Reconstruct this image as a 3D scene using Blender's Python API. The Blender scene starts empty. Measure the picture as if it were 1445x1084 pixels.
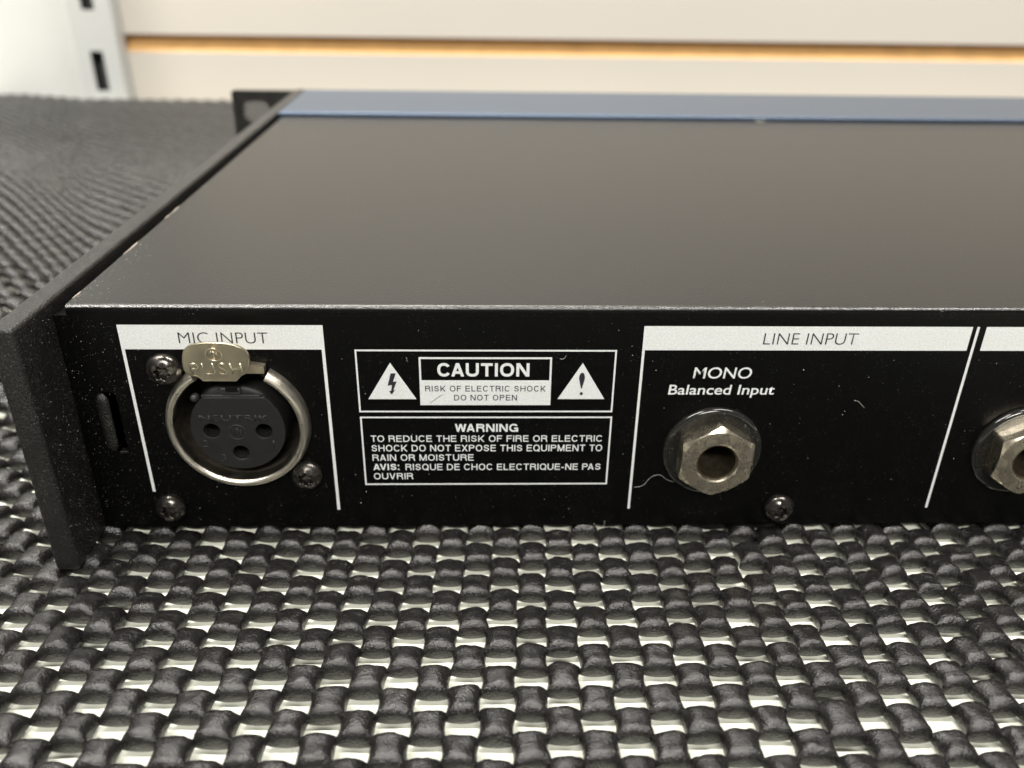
import bpy, bmesh, math, random
from mathutils import Vector, Matrix, noise
S = 0.001                      # everything below is written in millimetres
C = bpy.context.scene.collection
PI = math.pi
rnd = random.Random(7)

# ------------------------------------------------------------------ camera
def cam_axes(yaw, pitch, roll):
    cy, sy, cp, sp = math.cos(yaw), math.sin(yaw), math.cos(pitch), math.sin(pitch)
    f = Vector((sy*cp, cy*cp, -sp)); r = Vector((cy, -sy, 0)); u = r.cross(f)
    c, s = math.cos(roll), math.sin(roll)
    return c*r+s*u, -s*r+c*u, f
CAMPOS = Vector((0, -122.974, 96.759))
FPX = 1196.63
AR, AU, AF = cam_axes(math.radians(1.90303), math.radians(27.59467), math.radians(0.91813))
cd = bpy.data.cameras.new('camera'); cam = bpy.data.objects.new('camera', cd); C.objects.link(cam)
m = Matrix((AR, AU, -AF)).transposed().to_4x4(); m.translation = CAMPOS*S
cam.matrix_world = m
cd.sensor_fit = 'HORIZONTAL'; cd.sensor_width = 36; cd.lens = FPX/1445*36
cd.clip_start = 0.005; cd.clip_end = 20
cd.dof.use_dof = True; cd.dof.focus_distance = 0.131; cd.dof.aperture_fstop = 18
bpy.context.scene.camera = cam

def unp(x, y, axis, val):
    """point of the place seen at photo pixel x, y on the plane axis = val (used for measured outlines)"""
    d = AR*((x-722.5)/FPX) - AU*((y-542)/FPX) + AF
    t = (val-CAMPOS[axis])/d[axis]
    return CAMPOS + d*t

# ------------------------------------------------------------------ world, lamps, exposure
w = bpy.data.worlds.new('World'); bpy.context.scene.world = w; w.use_nodes = True
bg = w.node_tree.nodes['Background']; bg.inputs[0].default_value = (1.0, .965, .91, 1); bg.inputs[1].default_value = .20
def area(name, loc, size, power, col, target=(0, 0, 0)):
    l = bpy.data.lights.new(name, 'AREA'); l.shape = 'RECTANGLE'; l.size, l.size_y = size; l.energy = power; l.color = col
    o = bpy.data.objects.new(name, l); C.objects.link(o); o.location = loc
    o.rotation_euler = (Vector(target)-Vector(loc)).to_track_quat('-Z', 'Y').to_euler()
    return o
WARM = (1.0, .965, .90)
area('ceiling_lamp', (.1, -2.2, 1.9), (1.2, .3), 84, WARM, (.1, 0, 0))
area('ceiling_lamp', (-1.0, -.1, 1.9), (.25, 1.2), 60, WARM, (-.6, -.1, 0))
area('ceiling_lamp', (.9, -.1, 1.9), (.25, 1.2), 42, WARM, (.6, -.1, 0))
area('ceiling_lamp', (-.3, 1.35, 1.95), (1.2, .3), 44, WARM, (0, .3, 0))
sc = bpy.context.scene
sc.view_settings.view_transform = 'Standard'; sc.view_settings.look = 'None'
sc.view_settings.exposure = 0; sc.view_settings.gamma = 1
sc.render.engine = 'CYCLES'; sc.cycles.max_bounces = 8

# ------------------------------------------------------------------ materials
def mat(name, col, rough=.5, metal=0, spec=.5, bump=0, bscale=1500, bdetail=4, var=0, vscale=300, coat=0, roughvar=0, speck_glint=0, spscale=6000, spth=.72, spcol=(.5, .48, .44), trans=0, aniso=0):
    m = bpy.data.materials.new(name); m.use_nodes = True
    N = m.node_tree.nodes; L = m.node_tree.links; b = N['Principled BSDF']
    b.inputs['Base Color'].default_value = (*col, 1); b.inputs['Roughness'].default_value = rough
    b.inputs['Metallic'].default_value = metal; b.inputs['Specular IOR Level'].default_value = spec
    b.inputs['Coat Weight'].default_value = coat; b.inputs['Transmission Weight'].default_value = trans
    tc = N.new('ShaderNodeTexCoord')
    def nz(scale, detail=3, rough=.55):
        n = N.new('ShaderNodeTexNoise'); n.inputs['Scale'].default_value = scale; n.inputs['Detail'].default_value = detail
        n.inputs['Roughness'].default_value = rough
        L.new(tc.outputs['Object'], n.inputs['Vector']); return n
    colsock = None
    if var:
        n = nz(vscale); r = N.new('ShaderNodeMapRange'); r.inputs[1].default_value = .3; r.inputs[2].default_value = .7
        r.inputs[3].default_value = 1-var; r.inputs[4].default_value = 1+var
        L.new(n.outputs['Fac'], r.inputs[0])
        mx = N.new('ShaderNodeVectorMath'); mx.operation = 'SCALE'; mx.inputs[0].default_value = col
        L.new(r.outputs[0], mx.inputs['Scale']); colsock = mx.outputs[0]
    if speck_glint:
        n = nz(spscale, 1, .5); r = N.new('ShaderNodeMapRange'); r.inputs[1].default_value = spth; r.inputs[2].default_value = spth+.03
        n2 = nz(spscale/22, 2); r2 = N.new('ShaderNodeMapRange'); r2.inputs[1].default_value = .35; r2.inputs[2].default_value = .75
        L.new(n.outputs['Fac'], r.inputs[0]); L.new(n2.outputs['Fac'], r2.inputs[0])
        mu = N.new('ShaderNodeMath'); mu.operation = 'MULTIPLY'; L.new(r.outputs[0], mu.inputs[0]); L.new(r2.outputs[0], mu.inputs[1])
        mu2 = N.new('ShaderNodeMath'); mu2.operation = 'MULTIPLY'; L.new(mu.outputs[0], mu2.inputs[0]); mu2.inputs[1].default_value = speck_glint
        mm = N.new('ShaderNodeMix'); mm.data_type = 'RGBA'
        L.new(mu2.outputs[0], mm.inputs['Factor']); mm.inputs[6].default_value = (*col, 1); mm.inputs[7].default_value = (*spcol, 1)
        if colsock: L.new(colsock, mm.inputs[6])
        colsock = mm.outputs[2]
    if colsock: L.new(colsock, b.inputs['Base Color'])
    if roughvar:
        n = nz(vscale*1.7, 4); r = N.new('ShaderNodeMapRange'); r.inputs[1].default_value = .3; r.inputs[2].default_value = .7
        r.inputs[3].default_value = max(.02, rough-roughvar); r.inputs[4].default_value = min(1, rough+roughvar)
        L.new(n.outputs['Fac'], r.inputs[0]); L.new(r.outputs[0], b.inputs['Roughness'])
    if bump:
        n = nz(bscale, bdetail); bp = N.new('ShaderNodeBump'); bp.inputs['Strength'].default_value = 1
        bp.inputs['Distance'].default_value = bump*S
        L.new(n.outputs['Fac'], bp.inputs['Height']); L.new(bp.outputs['Normal'], b.inputs['Normal'])
    return m
M = dict(
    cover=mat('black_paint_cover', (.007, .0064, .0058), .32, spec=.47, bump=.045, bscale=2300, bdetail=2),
    rim=mat('edge_highlight_paint', (.012, .0115, .011), .24, spec=.9, bump=.10, bscale=3000, bdetail=3),  # lighter, glossier tone put on the rolled edge to make its highlight
    panel=mat('black_paint_panel', (.0016, .0016, .0016), .34, spec=.11, bump=.015, bscale=2500, speck_glint=.35, spscale=5000, spth=.70),
    plate=mat('textured_black_plate', (.006, .0058, .0054), .38, spec=.42, bump=.22, bscale=2600, bdetail=3, speck_glint=.8, spscale=7000, spth=.66, spcol=(.25, .24, .22)),  # pale specks paint the glints of the grain into the colour
    white=mat('white_silkscreen', (.65, .67, .675), .55, spec=.4, bump=.05, bscale=2600, var=.12, vscale=3600),
    scuff=mat('grey_scuff', (.30, .29, .27), .7),
    chip=mat('bared_primer', (.28, .24, .20), .7),
    ink=mat('black_silkscreen', (.012, .012, .02), .5),
    blue=mat('blue_anodised_bezel', (.105, .140, .20), .36, metal=.85),
    rubber=mat('black_foam_mat', (.0075, .007, .0067), .25, spec=.66, bump=.17, bscale=2800, bdetail=4, var=.35, vscale=500, roughvar=.06),
    table=mat('pale_table_laminate', (.86, .88, .765), .6, spec=.3, var=.04, vscale=120, speck_glint=.5, spscale=900, spth=.70, spcol=(.35, .28, .18)),
    screw=mat('black_oxide_screw', (.075, .069, .063), .24, metal=.9, bump=.03, bscale=2200, roughvar=.12),
    nickel=mat('satin_nickel', (.62, .58, .50), .34, metal=1, bump=.02, bscale=1700, roughvar=.08),
    brass=mat('tarnished_nickel_brass', (.52, .46, .35), .36, metal=1, bump=.012, bscale=2200, var=.12, vscale=260, roughvar=.08),
    emb=mat('polished_embossing', (.80, .74, .60), .3, metal=1),
    nut=mat('nickel_nut', (.60, .54, .43), .27, metal=1, bump=.004, bscale=1200, var=.05, vscale=300, roughvar=.08),
    bore=mat('brown_brass_bore', (.085, .068, .045), .45, metal=.7, bump=.06, bscale=1500, var=.4, vscale=700),
    dirtymetal=mat('dusty_barrel_metal', (.06, .052, .04), .6, metal=.5, bump=.05, bscale=1600, var=.5, vscale=500),
    insert=mat('dark_grey_plastic', (.014, .014, .014), .48, spec=.25, bump=.03, bscale=1800, var=.15, vscale=600),
    insemb=mat('moulded_plastic_lettering', (.022, .022, .022), .4, spec=.3),
    black=mat('deep_black', (.004, .004, .004), .7, spec=.1),
    washer=mat('glossy_black_plastic', (.010, .010, .009), .13, spec=.5, bump=.01, bscale=900, speck_glint=.3, spscale=5200, spth=.7),
    wall=mat('cream_slatwall_laminate', (.60, .56, .50), .5, var=.015, vscale=6),
    mdf=mat('raw_mdf', (.60, .36, .14), .8, var=.1, vscale=60),
    upright=mat('grey_painted_steel', (.50, .51, .50), .45),
    shade=mat('shaded_grey_steel', (.05, .05, .05), .6),  # darkened to stand for the shade inside the upright's channel
    sidewall=mat('cool_white_panel', (.58, .585, .57), .5, var=.02, vscale=5),
    dust=mat('pale_dust', (.45, .43, .38), .8),
    lint=mat('pale_lint', (.34, .33, .30), .7),
    crumbA=mat('tan_crumb', (.42, .26, .12), .8), crumbB=mat('dark_crumb', (.03, .025, .02), .8),
)

# ------------------------------------------------------------------ helpers
def link(name, bm_or_me, mt, parent=None, smooth=False, angle=None):
    if isinstance(bm_or_me, bmesh.types.BMesh):
        bm = bm_or_me
        bmesh.ops.recalc_face_normals(bm, faces=bm.faces[:])
        for v in bm.verts: v.co *= S
        me = bpy.data.meshes.new(name); bm.to_mesh(me); bm.free()
    else: me = bm_or_me
    me.materials.append(mt) if not me.materials else None
    if smooth or angle:
        for p in me.polygons: p.use_smooth = True
        if angle: me.set_sharp_from_angle(angle=math.radians(angle))
    o = bpy.data.objects.new(name, me); C.objects.link(o)
    if angle:
        wn = o.modifiers.new('weighted', 'WEIGHTED_NORMAL'); wn.keep_sharp = True; wn.weight = 100
    if parent: o.parent = parent
    return o
def empty(name, loc=(0, 0, 0), parent=None):
    o = bpy.data.objects.new(name, None); C.objects.link(o); o.empty_display_size = .01
    if parent: o.parent = parent
    return o
def tag(o, label=None, cat=None, kind=None, group=None):
    if label: o['label'] = label
    if cat: o['category'] = cat
    if kind: o['kind'] = kind
    if group: o['group'] = group
    return o
def bx(bm, x0, x1, y0, y1, z0, z1, bev=0, seg=3):
    r = bmesh.ops.create_cube(bm, size=1, matrix=Matrix.Translation(((x0+x1)/2, (y0+y1)/2, (z0+z1)/2)) @ Matrix.Diagonal((x1-x0, y1-y0, z1-z0, 1)))
    if bev:
        es = {e for v in r['verts'] for e in v.link_edges}
        bmesh.ops.bevel(bm, geom=list(es), offset=bev, segments=seg, profile=.5, affect='EDGES')
def box(name, dims, mt, parent=None, bev=0, seg=3):
    bm = bmesh.new(); bx(bm, *dims, bev, seg); return link(name, bm, mt, parent, angle=35)
def rings_mesh(bm, rings, close_u=True, caps=(False, False)):
    """rings: list of lists of points, all the same length"""
    V = [[bm.verts.new(p) for p in r] for r in rings]; n = len(V[0])
    for a, b in zip(V[:-1], V[1:]):
        for i in range(n if close_u else n-1):
            j = (i+1) % n; bm.faces.new((a[i], a[j], b[j], b[i]))
    if caps[0]: bm.faces.new(V[0])
    if caps[1]: bm.faces.new(V[-1][::-1])
    return V
def lathe(bm, cx, cz, prof, n=96, a0=0, a1=2*PI, caps=(False, False), rf=None):
    """axis along Y through (cx, cz); prof = [(r, y)]; rf(theta, r, y, k) may reshape it"""
    full = abs(a1-a0-2*PI) < 1e-6
    A = [a0+(a1-a0)*i/(n if full else n-1) for i in range(n)]
    R = []
    for k, (r, y) in enumerate(prof):
        ring = []
        for t in A:
            rr, yy = rf(t, r, y, k) if rf else (r, y)
            ring.append((cx+rr*math.cos(t), yy, cz+rr*math.sin(t)))
        R.append(ring)
    V = rings_mesh(bm, R, full, caps)
    if not full:
        for e in (0, -1):
            try: bm.faces.new([v[e] for v in V])
            except ValueError: pass
def tube(bm, pts, r, n=6, taper=False):
    pts = [Vector(p) for p in pts]; R = []
    for i, p in enumerate(pts):
        t = (pts[min(i+1, len(pts)-1)]-pts[max(i-1, 0)]).normalized()
        a = t.orthogonal().normalized() if i == 0 else (a - t*a.dot(t)).normalized()
        b = t.cross(a); rr = r*(.35 if taper and i in (0, len(pts)-1) else 1)
        R.append([p+(a*math.cos(2*PI*k/n)+b*math.sin(2*PI*k/n))*rr for k in range(n)])
    rings_mesh(bm, R, True, (True, True))
def spline(P, k=6, closed=False):
    P = [Vector(p) for p in P]; out = []; n = len(P)
    for i in range(n if closed else n-1):
        g = (lambda j: P[j % n]) if closed else (lambda j: P[max(0, min(n-1, j))])
        a, b, c, d = g(i-1), g(i), g(i+1), g(i+2)
        for s in range(k):
            t = s/k
            out.append(.5*((2*b)+(c-a)*t+(2*a-5*b+4*c-d)*t*t+(3*b-a-3*c+d)*t**3))
    if not closed: out.append(P[-1])
    return out
def plate_with_holes(bm, outer, holes, y0, y1):
    """outer and holes are loops of (x, z); a sheet between y0 (front) and y1 (back) with real openings"""
    edges = []
    for loop in [outer]+holes:
        vs = [bm.verts.new((x, y0, z)) for x, z in loop]
        edges += [bm.edges.new((vs[i], vs[(i+1) % len(vs)])) for i in range(len(vs))]
    f = bmesh.ops.triangle_fill(bm, edges=edges, use_beauty=True, use_dissolve=False)
    faces = [g for g in f['geom'] if isinstance(g, bmesh.types.BMFace)]
    if y1 is not None:
        r = bmesh.ops.extrude_face_region(bm, geom=faces)
        for v in [g for g in r['geom'] if isinstance(g, bmesh.types.BMVert)]: v.co.y = y1
def circ(cx, cz, r, n=64): return [(cx+r*math.cos(2*PI*i/n), cz+r*math.sin(2*PI*i/n)) for i in range(n)]
def rrect(x0, x1, z0, z1, r, n=6):
    out = []
    for cx, cz, a in ((x1-r, z1-r, 0), (x0+r, z1-r, 90), (x0+r, z0+r, 180), (x1-r, z0+r, 270)):
        out += [(cx+r*math.cos(math.radians(a+90*i/n)), cz+r*math.sin(math.radians(a+90*i/n))) for i in range(n+1)]
    return out
def flat(name, polys, y, mt, parent, th=.015):
    """thin printed paint: list of (x, z) outlines standing th proud, front face at y"""
    bm = bmesh.new()
    for p in polys:
        f = bm.faces.new([bm.verts.new((x, y, z)) for x, z in p])
        r = bmesh.ops.extrude_face_region(bm, geom=[f])
        for v in [g for g in r['geom'] if isinstance(g, bmesh.types.BMVert)]: v.co.y = y+th
    return link(name, bm, mt, parent)

# ---- grotesque capitals drawn as strokes (extended grotesque lettering of the warning panel)
def ell(cx, cy, rx, ry, a0, a1, n=22, p=2.25):
    o = []
    for i in range(n+1):
        a = math.radians(a0+(a1-a0)*i/n); c, s = math.cos(a), math.sin(a)
        o.append((cx+rx*math.copysign(abs(c)**(2/p), c), cy+ry*math.copysign(abs(s)**(2/p), s)))
    return o
def glyph(ch, W, w):
    """strokes inside a box W wide, 1 high, for a pen w thick: ('P', points) ribbon, ('D', p, q) diagonal cut level"""
    h = w/2; X1 = W-h; m_ = W/2
    P = lambda *a: ('P', list(a)); D = lambda x0, y0, x1, y1: ('D', (x0, y0), (x1, y1))
    V = lambda x: P((x, 0), (x, 1))
    H = lambda y, x0=h, x1=W: P((x0, y), (x1, y))
    dd = h*1.08
    if ch == 'I': return [V(h)]
    if ch == 'H': return [V(h), V(X1), H(.52, h, X1)]
    if ch == 'T': return [P((0, 1-h), (W, 1-h)), P((m_, 0), (m_, 1-h))]
    if ch == 'E': return [V(h), H(1-h, h, W*.97), H(.53, h, W*.92), H(h, h, W)]
    if ch == 'F': return [V(h), H(1-h, h, W), H(.52, h, W*.9)]
    if ch == 'L': return [V(h), H(h, h, W)]
    if ch == 'O': return [('C', ell(m_, .5, m_-h, .5-h+.01, 0, 360, 40)[:-1])]
    if ch == 'Q': return [('C', ell(m_, .5, m_-h, .5-h+.01, 0, 360, 40)[:-1]), P((W*.6, .24), (W*.97, -.03))]
    if ch == 'C': return [('P', ell(m_, .5, m_-h, .5-h+.01, 33, 327, 34))]
    if ch == 'G': return [('P', ell(m_, .5, m_-h, .5-h+.01, 33, 318, 34)), P((W*.55, .44), (X1, .44)), P((X1, .44+h*.9), (X1, 0))]
    if ch == 'U': return [('P', [(h, 1)]+ell(m_, .36, m_-h, .36-h+.01, 180, 360, 20)+[(X1, 1)])]
    if ch == 'D': return [V(h), ('P', [(h, 1-h), (W*.42, 1-h)]+ell(W*.42, .5, W*.58-h, .5-h, 90, -90, 22)[1:-1]+[(W*.42, h), (h, h)])]
    if ch == 'P': return [V(h), ('P', [(h, 1-h), (W*.6, 1-h)]+ell(W*.6, .72, W*.4-h, .28-h, 90, -90, 14)[1:-1]+[(W*.6, .44+h), (h, .44+h)])]
    if ch == 'R': return [V(h), ('P', [(h, 1-h), (W*.58, 1-h)]+ell(W*.58, .73, W*.38-h, .27-h, 90, -90, 14)[1:-1]+[(W*.58, .46+h), (h, .46+h)]),
                          ('P', spline([(W*.5, .46+h), (W*.76, .43+h*.4), (X1-.04, .30), (X1-.02, .12), (X1+.03, 0)], 4))]
    if ch == 'B': return [V(h), ('P', [(h, 1-h), (W*.6, 1-h)]+ell(W*.6, .75, W*.34-h, .25-h, 90, -90, 12)[1:-1]+[(W*.6, .51), (h, .51)]),
                          ('P', [(W*.55, .51)]+ell(W*.6, .265+h/2, W*.4-h, .265-h/2, 90, -90, 12)+[(h, h)])]
    if ch == 'S':
        q = [(.95, .73), (.84, .90), (.52, .985), (.2, .92), (.07, .745), (.2, .59), (.5, .52), (.83, .43), (.96, .27), (.84, .095), (.5, .01), (.16, .09), (.03, .29)]
        return [('P', spline([(h+(W-w)*u, h+(1-w)*v) for u, v in q], 4))]
    if ch == 'A': return [D(dd, 0, m_, 1), D(W-dd, 0, m_, 1), P((W*.22, .30), (W*.78, .30))]
    if ch == 'V': return [D(dd, 1, m_, 0), D(W-dd, 1, m_, 0)]
    if ch == 'W': return [D(dd, 1, W*.27, 0), D(m_, 1, W*.27, 0), D(m_, 1, W*.73, 0), D(W-dd, 1, W*.73, 0)]
    if ch == 'M': return [V(h), V(X1), D(h*1.2, 1, m_, 0), D(W-h*1.2, 1, m_, 0)]
    if ch == 'N': return [V(h), V(X1), D(h*1.2, 1, W-h*1.2, 0)]
    if ch == 'X': return [D(dd, 0, W-dd, 1), D(W-dd, 0, dd, 1)]
    if ch == 'Y': return [D(dd, 1, m_, .4), D(W-dd, 1, m_, .4), P((m_, 0), (m_, .45))]
    if ch == 'K': return [V(h), D(h*1.2, .30, W-dd, 1), D(W*.32, .56, W-dd, 0)]
    if ch == ':': return [P((h, 0), (h, w*1.1)), P((h, .62), (h, .62+w*1.1))]
    if ch == '-': return [P((0, .38), (W, .38))]
    return []
WID = dict(I=.0, H=.74, T=.66, E=.66, F=.62, L=.58, O=.80, Q=.80, C=.76, G=.80, U=.74, D=.76, P=.68, R=.74, B=.70, S=.70, A=.74, V=.72, W=1.02, M=.86, N=.75, X=.72, Y=.70, K=.74)
def ribbon(bm, pts, w, fn, closed=False):
    pts = [Vector(p).to_2d() for p in pts]; n = len(pts); L_, R_ = [], []
    for i, p in enumerate(pts):
        if closed: a, b = pts[i-1], pts[(i+1) % n]
        else: a, b = pts[max(i-1, 0)], pts[min(i+1, n-1)]
        d1 = (p-a).normalized() if (p-a).length > 1e-9 else (b-p).normalized()
        d2 = (b-p).normalized() if (b-p).length > 1e-9 else d1
        t = (d1+d2).normalized(); nn = Vector((-t.y, t.x)); k = 1/max(.5, abs(nn.dot(Vector((-d1.y, d1.x)))))
        L_.append(bm.verts.new(fn(p+nn*w/2*k))); R_.append(bm.verts.new(fn(p-nn*w/2*k)))
    for i in range(n if closed else n-1):
        j = (i+1) % n; bm.faces.new((L_[i], L_[j], R_[j], R_[i]))
KERN = dict(CA=-.10, PA=-.14, RA=-.03, WA=-.12, AV=-.14, TO=-.05, AU=-.03, VI=-.02, UV=-.02, KS=-.02, TU=.04)
def text_grot(name, s, x0, x1, z0, z1, pen, y, mt, parent, gap=.2, space=.36, bm=None, widen=1.0):
    """lay the string between x0 and x1 with capitals z0..z1; pen = stroke thickness in cap heights"""
    cap = z1-z0; tot = (x1-x0)/cap
    fixed = 0; flex = 0
    for i, ch in enumerate(s):
        if ch == ' ': flex += space; continue
        if ch in 'I:': fixed += pen
        elif ch == '-': flex += .34
        else: flex += WID[ch]
        if i < len(s)-1 and s[i+1] != ' ': flex += gap+KERN.get(s[i:i+2], 0)
    k = (tot-fixed)/flex
    own = bm is None
    if own: bm = bmesh.new()
    x = 0
    for i, ch in enumerate(s):
        if ch == ' ': x += space*k; continue
        W = pen if ch in 'I:' else (.34*k if ch == '-' else WID[ch]*k)
        for j, g in enumerate(glyph(ch, W, pen)):
            yy = y-.004*j
            fn = lambda p, x=x, yy=yy: (x0+(x+p[0])*cap, yy, z0+p[1]*cap)
            if g[0] == 'P': ribbon(bm, g[1], pen*.97, fn)
            elif g[0] == 'C': ribbon(bm, g[1], pen*.97, fn, True)
            else:
                (ax, ay), (bx_, by) = g[1], g[2]
                dx, dy = bx_-ax, by-ay; hw = pen*.5*math.hypot(dx, dy)/abs(dy)
                bm.faces.new([bm.verts.new(fn(q)) for q in ((ax-hw, ay), (ax+hw, ay), (bx_+hw, by), (bx_-hw, by))])
        x += W
        if i < len(s)-1 and s[i+1] != ' ': x += (gap+KERN.get(s[i:i+2], 0))*k
    if own: return link(name, bm, mt, parent)
def text_hum(name, s, x0, x1, z0, z1, y, mt, parent, offset=0, shear=0, ext=0, fn=None, spacing=1.0):
    """humanist letters (built-in face) fitted so capitals stand z0..z1 and the line spans x0..x1"""
    c = bpy.data.curves.new('t', 'FONT'); c.size = 1; c.resolution_u = 6; c.space_character = spacing
    def mk(body, off):
        c.body = body; c.offset = off
        o = bpy.data.objects.new('t', c); C.objects.link(o)
        me = bpy.data.meshes.new_from_object(o.evaluated_get(bpy.context.evaluated_depsgraph_get())); bpy.data.objects.remove(o); return me
    ref = mk('H', offset); zs = [v.co.y for v in ref.vertices]; b0, b1 = min(zs), max(zs)
    me = mk(s, offset)
    xs = [v.co.x for v in me.vertices]; a0, a1 = min(xs), max(xs)
    kx = (x1-x0-shear*(z1-z0))/(a1-a0); kz = (z1-z0)/(b1-b0)
    for v in me.vertices:
        zz = (v.co.y-b0)*kz; xx = x0+(v.co.x-a0)*kx+shear*zz
        v.co = fn(xx, z0+zz) if fn else (xx, y, z0+zz)
    bm = bmesh.new(); bm.from_mesh(me)
    if ext:
        r = bmesh.ops.extrude_face_region(bm, geom=bm.faces[:])
        for v in [g for g in r['geom'] if isinstance(g, bmesh.types.BMVert)]: v.co.y += ext
    o = link(name, bm, mt, parent); bpy.data.meshes.remove(me); return o

# ================================================================== setting
t = box('table_top', (-520, 520, -420, 458, -22, 0), M['table'], None, 1.5)
tag(t, 'pale greenish white table top showing through the holes of the mat', 'table', 'structure')

# slatwall behind the table: boards with a T groove between them
sw = tag(empty('slatwall'), 'cream slatwall board with one orange-brown groove, behind the rack unit', 'wall panel')
WY = 478; GZ0, GZ1 = 33.4, 39.2; PITCH = 152.4
def slat(z0, z1):
    bm = bmesh.new(); prof = [(WY, z0+.8), (WY, z1-4.4), (WY+4.2, z1), (WY+4.5, z1), (WY+4.5, z1-5), (WY+16, z1-5), (WY+16, z0+5), (WY+4.5, z0+5), (WY+4.5, z0), (WY+.8, z0)]
    rings_mesh(bm, [[(x, a, b) for a, b in prof] for x in (-262, 900)], True, (True, True))
    o = link('slat', bm, M['mdf'], sw)
    return o
zlist = [(GZ0-2*PITCH+5.8, GZ0-PITCH), (GZ0-PITCH+5.8, GZ0), (GZ1, GZ1+PITCH-5.8), (GZ1+PITCH, GZ1+2*PITCH-5.8)]
for z0, z1 in zlist:
    slat(z0, z1)
    box('slat_face', (-262, 900, WY-.9, WY-.02, z0+.2, z1-4.6), M['wall'], sw, .35, 2)
box('slat_backing', (-262, 900, WY+16.05, WY+20, -300, 338), M['mdf'], sw)

box('groove_back', (-262, 900, WY+5.2, WY+15.9, GZ0-4.8, GZ1+4.8), M['mdf'], sw)

# slotted steel upright left of the slatwall
up = tag(empty('slotted_upright'), 'light grey slotted steel shelf upright standing left of the slatwall', 'shelf upright')
ux0, ux1, uy = -262.5, -235.5, 462
holes = []
for k in range(-5, 7):
    zt = 31.5+k*48.5 - 1.0
    holes.append(rrect(ux0+8.6, ux0+16.8, zt-24.5, zt, 1.2))
bm = bmesh.new(); plate_with_holes(bm, [(ux0, -300), (ux1, -300), (ux1, 345), (ux0, 345)], holes, uy, uy+1.6)
link('slotted_face', bm, M['upright'], up)
box('side_flange', (ux0, ux0+1.6, uy+1.61, uy+14, -300, 345), M['upright'], up)
box('side_flange', (ux1-1.6, ux1, uy+1.61, uy+14, -300, 345), M['upright'], up)
box('channel_back', (ux0+1.65, ux1-1.65, uy+12, uy+14, -300, 345), M['shade'], up)
box('white_side_panel', (-900, ux0-1.0, 470, 490, -300, 345), M['sidewall'], None, 1)
tag(bpy.data.objects['white_side_panel'], 'smooth cool white panel left of the slotted upright', 'wall panel')

# ================================================================== anti-slip mat
def mat_frame(X, Y):
    """in-plane and height bunching of the mat at the far left"""
    Xb = -122-.43*(Y-129); u = Xb-X
    if Y < 40: Xb = -122+.9*(40-Y)*0-.43*(40-129)*0; u = -150-X
    k = max(0.0, min(1.0, (Y-20)/90)); u = max(0.0, u)*k
    fade = max(0.0, min(1.0, (330-Y)/120)); s = min(1.0, u/34); s = s*s*(3-2*s)
    z = 8.5*s*fade + .5*noise.noise(Vector((X*.02, Y*.02, 3)))*k
    dy = .33*u if u < 40 else 13.2+.15*(u-40)
    wob = .35*noise.noise(Vector((X*.03, Y*.03, 0)))
    wx = .35*noise.noise(Vector((X*.03, Y*.03, 9)))
    return X+wx, Y+dy+wob, z
PX, PY = 4.72, 4.0
verts, faces = [], []
def knot(cx, cy, nu, nv, fine, seed):
    """one swollen knot of the foam netting; overlaps its four diagonal neighbours at the corners"""
    r = random.Random(seed)
    odd = 1.0+1.3*max(0, noise.noise(Vector((cx*.022+3, cy*.03, 4))))+(.8 if cx > 38 and cy > -32 else 0)
    hw = 1+r.uniform(-.05, .055)*odd; hh = 1+r.uniform(-.06, .05)*odd; top = 1+r.uniform(-.10, .10)*odd; ddx, ddy = r.uniform(-.12, .12)*odd, r.uniform(-.14, .14)*odd
    tw = r.uniform(-.05, .05); kn = r.uniform(-.12, .12)
    if r.random() < .035*odd: hh *= 1.2; top *= 1.1; hw *= 1.04
    if cy > 60: kk = min(1, (cy-60)/80); hw *= 1+.12*kk; hh *= 1+.12*kk; top *= 1-.35*kk
    def P(i, j, side):
        s = -1+2*i/nu; q = -1+2*j/nv
        # crowd samples toward the rim
        s_ = math.sin(s*PI/2); q_ = math.sin(q*PI/2)
        x = s_*(2.34+.54*abs(q_)**3)*hw
        y = q_*(2.58-.26*s_*s_)*hh
        x += kn*y*.4
        th = (max(0, 1-abs(s_)**2.8)**.5)*(max(0, 1-abs(q_)**4.0)**.5)
        # spool: ends swell, the waist dips; the near end is the fuller one
        body = 1.0+.10*q_*q_-.06*(1-q_*q_)+(-.10*q_)
        zt = 1.45+2.35*(th**.85)*body*top
        zb = 1.35-1.15*th
        X0, Y0, Z0 = mat_frame(cx+ddx+x*math.cos(tw)-y*math.sin(tw)+.05*cy, cy+ddy+x*math.sin(tw)+y*math.cos(tw))
        z = (zt if side else zb)
        if fine and side:
            p = Vector((X0, Y0, z))
            z += .34*noise.noise(p*.6+Vector((seed % 97, 0, 0)))*th+.08*noise.noise(p*1.7)*th
            X0 += .22*noise.noise(p*.8); Y0 += .22*noise.noise(p*.9+Vector((5, 5, 5)))
        return (X0*S, Y0*S, (Z0+max(.05, z))*S)
    base = len(verts); idx = {}
    for side in (1, 0):
        for i in range(nu+1):
            for j in range(nv+1):
                if side == 0 and (i in (0, nu) or j in (0, nv)): idx[0, i, j] = idx[1, i, j]; continue
                idx[side, i, j] = len(verts); verts.append(P(i, j, side))
    for side in (1, 0):
        for i in range(nu):
            for j in range(nv):
                q = (idx[side, i, j], idx[side, i+1, j], idx[side, i+1, j+1], idx[side, i, j+1])
                faces.append(q if side else q[::-1])
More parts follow.
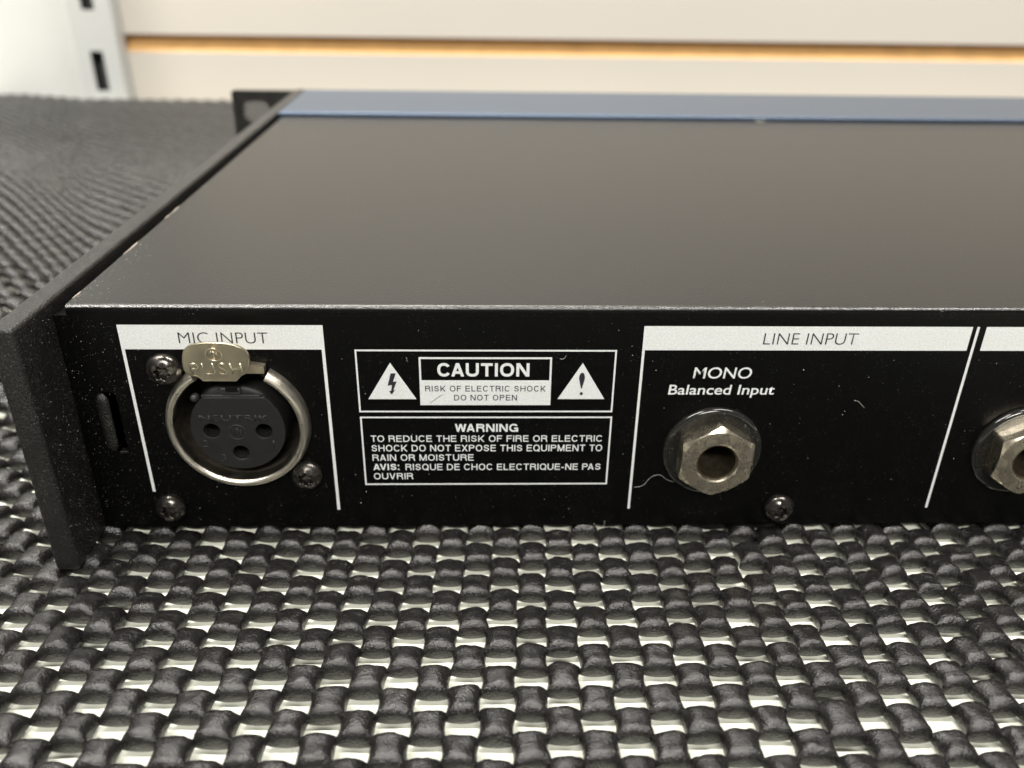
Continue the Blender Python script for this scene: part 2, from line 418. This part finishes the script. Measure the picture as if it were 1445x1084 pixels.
for c in range(-74, 110):
    for r_ in range(-32, 124):
        if (c+r_) % 2 == 0: continue
        X = 8.25+c*PX; Y = -26.35+r_*PY
        if -58 < X < 355 and 20 < Y < 200: continue
        if Y > 457 or X < -345 and Y > 0: continue
        if X < -345 or (X > 130 and Y < -110): continue
        near = -85 < X < 105 and -75 < Y < 12
        mid = X < -60 and Y < 130
        if near: knot(X, Y, 12, 12, True, c*1000+r_)
        elif mid: knot(X, Y, 8, 6, True, c*1000+r_)
        else: knot(X, Y, 4, 4, False, c*1000+r_)
me = bpy.data.meshes.new('anti_slip_mat'); me.from_pydata(verts, [], faces)
me.polygons.foreach_set('use_smooth', [True]*len(faces)); me.update()
del verts, faces
mt_ = link('anti_slip_mat', me, M['rubber'])
tag(mt_, 'black knotted foam anti-slip mat with open holes, lying on the table under the rack unit', 'mat')

# ================================================================== rack unit
RU = tag(empty('rack_unit'), 'black one-space rack audio unit seen from behind, blue bezel at its far edge', 'audio equipment')
XR = 366                                   # casing runs on past the right edge of the picture
# top cover: sheet with a rolled rear edge
bm = bmesh.new(); prof = [(157.5, 46)]
for i in range(11):
    a = PI/2*i/10; prof.append((.85-.85*math.sin(a), 45.15+.85*math.cos(a)))
prof += [(0, 44.4), (1.3, 44.4), (1.3, 44.6), (157.5, 44.6)]
NS = 60
rings_mesh(bm, [[(-65.1+(XR+65.1)*k/NS, a, b+(.05*noise.noise(Vector((k*.35, 0, 0))) if 0 < k < NS and a > 5 else 0)) for a, b in prof] for k in range(NS+1)], True, (True, True))
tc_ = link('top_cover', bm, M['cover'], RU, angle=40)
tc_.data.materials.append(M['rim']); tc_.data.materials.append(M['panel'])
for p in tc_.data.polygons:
    if abs(p.normal.z) < .999 and p.normal.z > -.1 and p.center.y < .9*S: p.material_index = 1 if p.normal.z > .62 else 2  # highlight paint on the upper roll, panel black on the darker lower roll
# rear panel with real openings
SX, SZ = -41.03, 25.25
J1, J2, JZ = 38.59, 92.57, 19.6
slot = rrect(-63.0, -60.35, 19.6, 30.9, .9)
bm = bmesh.new()
plate_with_holes(bm, [(-67.2, 4), (XR, 4), (XR, 44.39), (-67.2, 44.39)], [circ(SX, SZ, 10.9), circ(J1, JZ, 3.9), circ(J2, JZ, 3.9), slot], 0, 1.2)
link('rear_panel', bm, M['panel'], RU)
box('side_flange', (-67.2, -65.15, 1.25, 160, 4, 44.2), M['panel'], RU)
box('bottom_plate', (-65.1, XR, 1.25, 160, 4, 5.2), M['panel'], RU)
box('inner_partition', (-65, XR, 14, 15, 5.3, 44.1), M['black'], RU)
# lip pressed in the small slot
bm = bmesh.new()
R = []
for k in range(13):
    z = 19.9+(30.75-19.9)*k/12; e = min(1, (1-abs(2*k/12-1))*6)**.5 if k in (0, 12) else 1
    e = .45 if k in (0, 12) else 1
    R.append([(-62.55+1.02*e*math.cos(a)*1.0, -.35+.55*e*math.sin(a), z) for a in [2*PI*i/14 for i in range(14)]])
rings_mesh(bm, R, True, (True, True)); link('pressed_lip', bm, M['plate'], RU, smooth=True)
box('slot_ledge', (-61.7, -60.4, -.25, 1, 19.3, 19.75), M['plate'], RU, .1)
# side plate with rack ear
bm = bmesh.new(); bx(bm, -71.2, -67.25, -11.2, 208.8, 3.4, 46.9, .75, 4)
link('side_plate', bm, M['plate'], RU, smooth=True, angle=60)
bm = bmesh.new()
plate_with_holes(bm, [(x, z) for x, z in rrect(-95.2, -67, 2.2, 46.0, 1.0, 4)], [rrect(-91.6, -81.5, 34.9, 42.2, 3.2, 8), rrect(-91.6, -81.5, 6.0, 13.3, 3.2, 8)], 208.9, 211.8)
link('rack_ear', bm, M['plate'], RU)
# blue bezel (front panel seen from behind)
bm = bmesh.new(); bx(bm, -66.9, XR+2, 159.3, 205.6, 3.0, 47.2, .5, 4)
link('blue_bezel', bm, M['blue'], RU, smooth=True, angle=60)
bm = bmesh.new(); bx(bm, XR+2.05, XR+5.5, -11.2, 208.8, 3.4, 46.9, .75, 4)
link('side_plate', bm, M['plate'], RU, smooth=True, angle=60)
bm = bmesh.new()
plate_with_holes(bm, rrect(XR, XR+29, 2.2, 46.0, 1.0, 4), [rrect(XR+15, XR+25, 34.9, 42.2, 3.2, 8), rrect(XR+15, XR+25, 6.0, 13.3, 3.2, 8)], 208.9, 211.8)
link('rack_ear', bm, M['plate'], RU)
box('bezel_gap_shade', (-65.3, XR, 157.6, 159.25, 4, 45.2), M['black'], RU)  # black strip standing in for the shade between cover and bezel

# --- printing on the rear panel
Wt, In = M['white'], M['ink']; Y1, Y2 = -.016, -.05
ZT, ZB = 42.84, 38.62; LW = .5
flat('printed_banner', [[(-57.79, ZT), (-25.84, ZT), (-25.84, ZB), (-57.79, ZB)]], Y1, Wt, RU)
flat('printed_line', [[(-57.79, ZB-.01), (-57.79+LW, ZB-.01), (-57.79+LW, 11.4), (-57.79, 11.4)]], Y1, Wt, RU)
flat('printed_line', [[(-25.84-LW, ZB-.01), (-25.84, ZB-.01), (-25.84, 7.44), (-25.84-LW, 7.44)]], Y1, Wt, RU)
flat('printed_banner', [[(24.99, ZT), (78.05, ZT), (78.05, ZB), (24.99, ZB)]], Y1, Wt, RU)
flat('printed_line', [[(24.99, ZB-.01), (24.99+.42, ZB-.01), (24.99+.42, 7.44), (24.99, 7.44)]], Y1, Wt, RU)
flat('printed_line', [[(78.98-.22, ZT), (78.98+.22, ZT), (78.98+.22, 7.44), (78.98-.22, 7.44)]], Y1, Wt, RU)
flat('printed_banner', [[(80.3, ZT), (150, ZT), (150, ZB), (80.3, ZB)]], Y1, Wt, RU)
text_hum('lettering', 'MIC INPUT', -48.6, -34.6, 39.70, 41.57, Y2, In, RU, offset=-.012)
text_hum('lettering', 'LINE INPUT', 44.4, 59.75, 39.69, 41.67, Y2, In, RU, offset=-.012, shear=.03)
text_hum('lettering', 'MONO', 33.75, 43.5, 33.5, 35.52, Y1, Wt, RU, offset=.006, shear=.08)
text_hum('lettering', 'Balanced Input', 29.95, 47.75, 30.5, 32.32, Y1, Wt, RU, offset=.010, shear=.08)
def frame(name, x0, x1, z0, z1, lw):
    bm = bmesh.new(); plate_with_holes(bm, [(x0, z0), (x1, z0), (x1, z1), (x0, z1)], [[(x0+lw, z0+lw), (x1-lw, z0+lw), (x1-lw, z1-lw), (x0+lw, z1-lw)]], Y1, 0)
    return link(name, bm, Wt, RU)
frame('printed_frame', -21.15, 20.93, 27.15, 38.63, .28)
frame('printed_frame', -21.12, 20.99, 12.66, 26.3, .28)
bm = bmesh.new()
plate_with_holes(bm, [(-11.0, 28.5), (10.5, 28.5), (10.5, 37.3), (-11.0, 37.3)], [[(-10.68, 33.12), (10.18, 33.12), (10.18, 36.98), (-10.68, 36.98)]], Y1, 0)
link('printed_frame', bm, Wt, RU)
text_grot('lettering', 'CAUTION', -8.07, 6.9, 33.83, 36.25, .205, Y1, Wt, RU, gap=.12)
text_grot('lettering', 'RISK OF ELECTRIC SHOCK', -10.13, 9.65, 31.08, 32.14, .15, Y2, In, RU, gap=.20, space=.60)
text_grot('lettering', 'DO NOT OPEN', -5.43, 4.95, 29.4, 30.46, .15, Y2, In, RU, gap=.20, space=.60)
text_grot('lettering', 'WARNING', -5.4, 5.25, 23.36, 24.9, .205, Y1, Wt, RU, gap=.12)
Q = dict(pen=.155, y=Y1, mt=Wt, parent=RU, gap=.15, space=.52)
text_grot('lettering', 'TO REDUCE THE RISK OF FIRE OR ELECTRIC', -19.58, 19.62, 21.4, 22.66, **Q)
text_grot('lettering', 'SHOCK DO NOT EXPOSE THIS EQUIPMENT TO', -19.6, 19.68, 19.5, 20.8, **Q)
text_grot('lettering', 'RAIN OR MOISTURE', -19.54, -2.28, 17.62, 18.9, **Q)
text_grot('lettering', 'AVIS:', -19.52, -15.06, 15.73, 17.0, .21, Y1, Wt, RU, gap=.12)
text_grot('lettering', 'RISQUE DE CHOC ELECTRIQUE-NE PAS', -14.0, 19.66, 15.7, 16.98, **Q)
text_grot('lettering', 'OUVRIR', -19.52, -12.76, 13.83, 15.1, **Q)
# small grey scuff across the white caution field
flat('scuff_mark', [[(-9.5, 28.9), (-9.3, 28.88), (-7.5, 30.28), (-6.9, 30.62), (-7.7, 30.35)]], Y1-.012, M['scuff'], RU, .01)
# warning triangles with their symbols
flat('printed_triangle', [[(-19.5, 29.63), (-11.6, 29.63), (-15.62, 36.3)]], Y1, Wt, RU)
flat('printed_triangle', [[(11.66, 29.65), (19.42, 29.65), (15.52, 36.3)]], Y1, Wt, RU)
bl = [(-15.62, 34.4), (-14.78, 34.4), (-15.3, 32.86), (-14.72, 32.92), (-15.32, 31.28), (-15.05, 31.34), (-15.62, 30.5), (-16.02, 31.12), (-15.68, 31.2), (-15.5, 32.3), (-16.22, 32.12)]
flat('printed_symbol', [bl[::-1]], Y2, In, RU, .03)
ex = [(15.52+.48*math.sin(a)*(1 if math.cos(a) > 0 else (1+math.cos(a)*.62)), 33.55+(1.0 if math.cos(a) > 0 else 2.0)*math.cos(a)) for a in [2*PI*i/32 for i in range(32)]]
flat('printed_symbol', [ex, circ(15.55, 30.68, .27, 20)], Y2, In, RU, .03)

# --- screws
def torx_screw(x, z, r=2.85, rot=0, parent=RU):
    bm = bmesh.new()
    def rf(t, rr, y, k):
        if k in (5, 6, 7):
            s = 1+.17*math.cos(6*(t+rot)); return rr*s, y
        if k == 4: s = 1+.05*math.cos(6*(t+rot)); return rr*s, y
        return rr, y
    prof = [(r*.96, 0), (r, -.35), (r*.93, -1.0), (r*.76, -1.55), (r*.56, -1.85), (1.22, -1.97), (1.12, -1.9), (1.05, -.7), (.4, -.55), (.05, -.45)]
    lathe(bm, x, z, prof, 72, rf=rf, caps=(False, True))
    return link('screw', bm, M['screw'], parent, smooth=True, angle=50)
for i, (x, z) in enumerate([(-55.02, 8.35), (51.95, 7.75)]): torx_screw(x, z, 2.75, .3*i)

# --- mic socket
MS = empty('mic_socket', parent=RU)
torx_screw(-51.55, 35.25, 2.85, .2, MS); torx_screw(-30.85, 15.05, 2.75, .5, MS)
g = math.radians(31.5)
bm = bmesh.new()
pr = [(11.75, 0), (11.72, -.9), (11.5, -1.6)]
for i in range(9):
    a = PI*i/8; pr.append((10.78+.62*math.cos(a), -1.75-.62*math.sin(a)))
pr += [(10.15, -1.2), (10.05, 2), (9.95, 9), (10.3, 9), (10.85, 1)]
lathe(bm, SX, SZ, pr, 120, PI/2+g, PI/2+2*PI-g)
link('socket_ring', bm, M['nickel'], MS, smooth=True, angle=50)
bm = bmesh.new(); lathe(bm, SX, SZ, [(9.93, -.2), (9.9, 9), (8.2, 10.5), (.1, 10.6)], 72, caps=(False, True)); link('socket_barrel', bm, M['dirtymetal'], MS, smooth=True, angle=50)
# plastic insert: shouldered cylinder, flat-topped face with three pin holes
IX, IZ, IR = -40.85, 25.1, 7.75; IY = -2.0
bm = bmesh.new(); lathe(bm, IX, IZ, [(IR, 9), (IR, IY+1.5), (IR-.35, IY+1.0), (IR-1.0, IY+.75), (5.5, IY+.74)], 96); link('insert_body', bm, M['insert'], MS, smooth=True, angle=40)
ct = math.asin((31.05-IZ)/IR)
outl = [(IX+(IR-.05)*math.cos(a), IZ+(IR-.05)*math.sin(a)) for a in [PI-ct+(PI+2*ct)*i/70 for i in range(71)]]
pins = [(-45.15, 24.75), (-36.65, 24.7), (-40.92, 20.55)]
bm = bmesh.new(); plate_with_holes(bm, outl, [circ(x, z, 1.32, 32) for x, z in pins], IY, IY+2.5)
o = link('insert_face', bm, M['insert'], MS)
md = o.modifiers.new('b', 'BEVEL'); md.width = .18*S; md.segments = 2; md.limit_method = 'ANGLE'; md.angle_limit = math.radians(50)
for x, z in pins:
    bm = bmesh.new(); lathe(bm, x, z, [(1.42, IY+.3), (1.36, IY+8), (.05, IY+8)], 28, caps=(False, True)); link('pin_hole', bm, M['black'], MS, smooth=True)
bm = bmesh.new(); bmesh.ops.create_uvsphere(bm, u_segments=20, v_segments=12, radius=.72, matrix=Matrix.Translation((-46.95, IY+.1, 30.95)) @ Matrix.Diagonal((1, 1.3, 1, 1))); link('key_bump', bm, M['insert'], MS, smooth=True)
box('latch_notch', (-42.7, -39.6, IY+.15, IY+1.2, 31.35, 32.5), M['insemb'], MS, .15)
box('latch_notch_gap', (-41.9, -40.0, IY-.02, IY+.14, 32.0, 32.9), M['black'], MS, .1)
box('insert_step', (-46.0, -36.6, IY+.1, IY+.7, 31.0, 31.3), M['insemb'], MS, .08)
def ring_mark(name, cx, cz, r, fn, mt, parent, pen=.16, inner=True):
    """round emblem: circle with an upright letter-like mark of three strokes and a barb"""
    bm = bmesh.new(); P3 = lambda pts, off=0: spline([fn(x, z, off) for x, z in pts], 2)
    tube(bm, [fn(cx+r*math.cos(2*PI*i/36), cz+r*math.sin(2*PI*i/36)) for i in range(37)], pen/2, 6)
    if inner:
        for pts in ([(-.42, -.40), (-.42, .25), (-.2, .45)], [(0, -.62), (0, .62)], [(.42, .40), (.42, -.25), (.2, -.45)], [(-.42, .05), (0, .5), (.42, -.05)]):
            tube(bm, [fn(cx+a*r, cz+b*r) for a, b in pts], pen/2.3, 6)
    return link(name, bm, mt, parent, smooth=True)
text_hum('lettering', 'NEUTRIK', -46.9, -35.5, 26.7, 27.75, IY-.06, M['insemb'], MS, offset=.004, ext=.08)
text_hum('lettering', '2', -46.9, -46.0, 21.75, 22.95, IY-.06, M['insemb'], MS, offset=-.01, ext=.08)
text_hum('lettering', '1', -35.5, -35.2, 21.75, 22.95, IY-.06, M['insemb'], MS, offset=-.01, ext=.08)
text_hum('lettering', '3', -44.3, -43.45, 19.0, 20.2, IY-.06, M['insemb'], MS, offset=-.01, ext=.08)
ring_mark('emblem', -41.0, 24.55, 1.35, lambda x, z, o=0: (x, IY-.03, z), M['insemb'], MS, .15)
# PUSH tab, sheet metal leaning out over the ring gap
def tabY(z): return -4.3-(z-35)*.34
def tab_pt(px, py):
    x, y = 220+px/4.517, 460+py/4.517
    Y = -5.5
    for _ in range(12): p = unp(x, y, 1, Y); Y = tabY(p.z)
    return (p.x, p.z)
to = [(165, 215), (168, 175), (185, 143), (220, 122), (285, 111), (370, 108), (450, 114), (520, 132), (570, 160), (594, 200), (597, 240), (588, 282), (568, 308), (545, 322)]
to = spline([(*tab_pt(*q), 0) for q in to], 4)
lo = spline([(*tab_pt(*q), 0) for q in [(262, 326), (215, 318), (180, 290), (167, 250), (165, 215)]], 4)
outl = [(p[0], p[1]) for p in to]+[tab_pt(527, 340), tab_pt(515, 355), tab_pt(300, 355), tab_pt(285, 342)]+[(p[0], p[1]) for p in lo[:-1]]
bm = bmesh.new()
cx_, cz_ = sum(p[0] for p in outl)/len(outl), sum(p[1] for p in outl)/len(outl)
def ringof(k, dy): return [(cx_+(x-cx_)*k, tabY(cz_+(z-cz_)*k)+dy, cz_+(z-cz_)*k) for x, z in outl]
rings_mesh(bm, [ringof(.95, .55), ringof(.99, .5), ringof(1.0, .3), ringof(1.0, .08), ringof(.985, -.05), ringof(.955, -.07), ringof(.925, 0), ringof(.90, .05), ringof(.6, .07), ringof(.2, .08)], True, (True, True))
link('push_tab', bm, M['brass'], MS, smooth=True, angle=55)
tf = lambda x, z, o=0: (x, tabY(z)-.03, z)
text_hum('lettering', 'PUSH', *(lambda a, b: (a[0], b[0], a[1], b[1]+0))(tab_pt(232, 312), tab_pt(540, 238)), 0, M['emb'], MS, offset=-.012, ext=.12, fn=lambda x, z: (x, tabY(z)-.05, z), spacing=1.12)
lp = tab_pt(367, 182); ring_mark('emblem', lp[0], lp[1], 1.22, tf, M['emb'], MS, .2)
# sheet arm joining the tab to the latch, seen right of the tab through the ring gap
bm = bmesh.new(); bx(bm, -43.0, -39.0, -3.9, -.2, 35.3, 35.9, .15, 2); link('tab_neck', bm, M['brass'], MS, angle=40)
bm = bmesh.new(); pts = [(-45.6, 35.0), (-35.55, 35.0), (-35.45, 36.2), (-41, 37.2), (-46, 36.6)]
plate_with_holes(bm, pts, [], -1.4, -.1); link('latch_arm', bm, M['brass'], MS)

# --- line jacks
def jack(x, z, rot):
    J = empty('jack_socket', parent=RU)
    bm = bmesh.new(); lathe(bm, x, z, [(8.5, -.01), (8.52, -.35), (8.35, -.72), (8.0, -.92), (7.6, -.98), (7.35, -.86), (3.9, -.86)], 96); link('washer', bm, M['washer'], J, smooth=True, angle=60)
    f = 6.02; bm = bmesh.new()
    def hexr(t):
        u = (t+rot+PI/6) % (PI/3); return min(6.85, f/math.cos(u-PI/6))
    def rf(t, r, y, k):
        h = hexr(t)
        if k == 0: return h, y
        if k == 1: return h, -4.05+max(0, h-f*.985)*.62
        if k == 2: return min(h, f*.985)-.02, -4.12
        return r, y
    lathe(bm, x, z, [(7, -.87), (7, -4), (6, -4.1), (5.2, -4.18), (3.75, -4.2), (3.5, -4.05), (3.4, -3.7)], 144, rf=rf)
    link('hex_nut', bm, M['nut'], J, smooth=True, angle=28)
    bm = bmesh.new(); lathe(bm, x, z, [(3.72, -3.6), (3.38, -3.85), (3.2, -3.8), (3.15, -2.5), (3.15, 9), (.1, 9.2)], 64, caps=(False, True)); link('sleeve', bm, M['bore'], J, smooth=True, angle=40)
    return J
jack(J1, JZ, 0.0+math.radians(1.5)); jack(J2, JZ, math.radians(3))

# ================================================================== dust, fibres, crumbs
bm = bmesh.new()
def speck(p, r, flatax=None):
    vs = [bm.verts.new(Vector(p)+Vector((rnd.gauss(0, 1), rnd.gauss(0, 1), rnd.gauss(0, 1))).normalized()*r*rnd.uniform(.5, 1.3)) for _ in range(4)]
    for a in ((0, 1, 2), (0, 1, 3), (0, 2, 3), (1, 2, 3)): bm.faces.new([vs[i] for i in a])
def inprint(x, z): return (-58 < x < -25.8 and z > 38.5) or (x > 24.9 and z > 38.5)
for i in range(1500):
    x = rnd.uniform(-66.5, 100) if rnd.random() < .55 else -66.5+abs(rnd.gauss(0, 14)); z = rnd.uniform(5, 44)
    if inprint(x, z) or (x-SX)**2+(z-SZ)**2 < 150: continue
    if (x-J1)**2+(z-JZ)**2 < 55 or (x-J2)**2+(z-JZ)**2 < 55: continue
    speck((x, -.03, z), min(.14, .028+rnd.expovariate(1/.022)))
for i in range(420):
    Y = rnd.uniform(0, 120); e = rnd.expovariate(1/2.2)
    speck((-65+e, Y*rnd.random(), 46.03), min(.16, .03+rnd.expovariate(1/.03)))
for i in range(260): speck((rnd.uniform(-60, 110), rnd.uniform(1, 60), 46.03), rnd.uniform(.03, .08))
for i in range(500): speck((-67.22, rnd.uniform(-11, 0), rnd.uniform(5, 46)), rnd.uniform(.02, .07))
for i in range(260): speck((rnd.uniform(-70.5, -67.4), rnd.uniform(-10, 60), 46.93), rnd.uniform(.02, .06))
for i in range(120):
    x0 = rnd.choice((J1, J2)); a = rnd.uniform(0, 2*PI); r = rnd.uniform(6.9, 8.4)
    speck((x0+r*math.cos(a), -1.0, JZ+r*math.sin(a)), rnd.uniform(.03, .07))
tag(link('dust', bm, M['dust']), 'fine pale dust specks on the black panels of the rack unit', 'dust', 'stuff')
# flaked paint along the left edge of the cover
bm = bmesh.new()
for y0, y1 in ((3, 6), (24, 31), (46, 55)):
    n = 10; a = [bm.verts.new((-65.15+rnd.uniform(-.05, .05), y0+(y1-y0)*i/n, 46.035)) for i in range(n+1)]
    b = [bm.verts.new((-65.0+rnd.uniform(.02, .28)*math.sin(PI*i/n), y0+(y1-y0)*i/n, 46.04)) for i in range(n+1)]
    for i in range(n): bm.faces.new((a[i], a[i+1], b[i+1], b[i]))
link('paint_chip', bm, M['chip'], RU)
def fibre(pts, label, r=.035, group=None):
    bm = bmesh.new(); tube(bm, spline(pts, 5), r, 5)
    return tag(link('lint_fibre', bm, M['lint'], smooth=True), label, 'lint', group='lint fibres caught on the rack unit')
fibre([(*(lambda p: (p.x, -.12, p.z))(unp(880+x/2.558, 440+y/2.558, 1, 0)),) for x, y in [(38, 632), (70, 625), (98, 596), (130, 588), (158, 606), (185, 612), (208, 603), (228, 612), (238, 626)]], 'long pale wavy hair beside the left jack socket', .03)
fibre([(*(lambda p: (p.x, -.08, p.z))(unp(880+x/2.558, 440+y/2.558, 1, 0)),) for x, y in [(832, 320), (845, 322), (858, 335), (868, 346)]], 'short bent fibre on the bare panel under the LINE INPUT lettering', .03)
fibre([(*(lambda p: (p.x, -.08, p.z))(unp(480+x/3.44, 470+y/3.44, 1, 0)),) for x, y in [(1066, 124), (1080, 126), (1092, 118), (1097, 108)]], 'tiny curled fibre between the CAUTION box and the exclamation mark triangle', .03)
fibre([(*(lambda p: (p.x, -.08, p.z))(unp(480+x/3.44, 470+y/3.44, 1, 0)),) for x, y in [(318, 118), (325, 124), (322, 132), (330, 137)]], 'tiny kinked fibre left of the CAUTION box', .025)
fibre([(*(lambda p: (p.x, -.1, p.z))(unp(x, y, 1, 0)),) for x, y in [(838, 738), (841, 743), (847, 745), (852, 741), (853, 735)]], 'small curled fibre at the bottom edge of the panel below the WARNING box', .03)
fibre([(*(lambda p: (p.x, p.y, 46.3))(unp(x, y, 2, 46.2)),) for x, y in [(1066, 166), (1068, 171), (1073, 173), (1078, 170), (1079, 166)]], 'curl of pale lint at the far edge of the cover by the blue bezel', .16)  # curl imitates a blurred bright ring
# crumbs lying in the mat holes
def crumbs(n, mt, label, rr):
    global bm
    bm = bmesh.new()
    for _ in range(n):
        c = rnd.randrange(-17, 22); r_ = rnd.randrange(-12, 6)
        if (c+r_) % 2: c += 1
        x = 8.25+c*PX+rnd.uniform(-1.7, 1.7); y = -26.35+r_*PY+rnd.uniform(-1.2, .6)
        if y > -1: continue
        speck((x+.05*y, y, .15), rnd.uniform(*rr))
    tag(link('crumbs', bm, mt), label, 'crumbs', 'stuff')
crumbs(420, M['crumbA'], 'tan crumbs scattered in the holes of the mat', (.08, .26))
crumbs(260, M['crumbB'], 'dark crumbs scattered in the holes of the mat', (.06, .2))
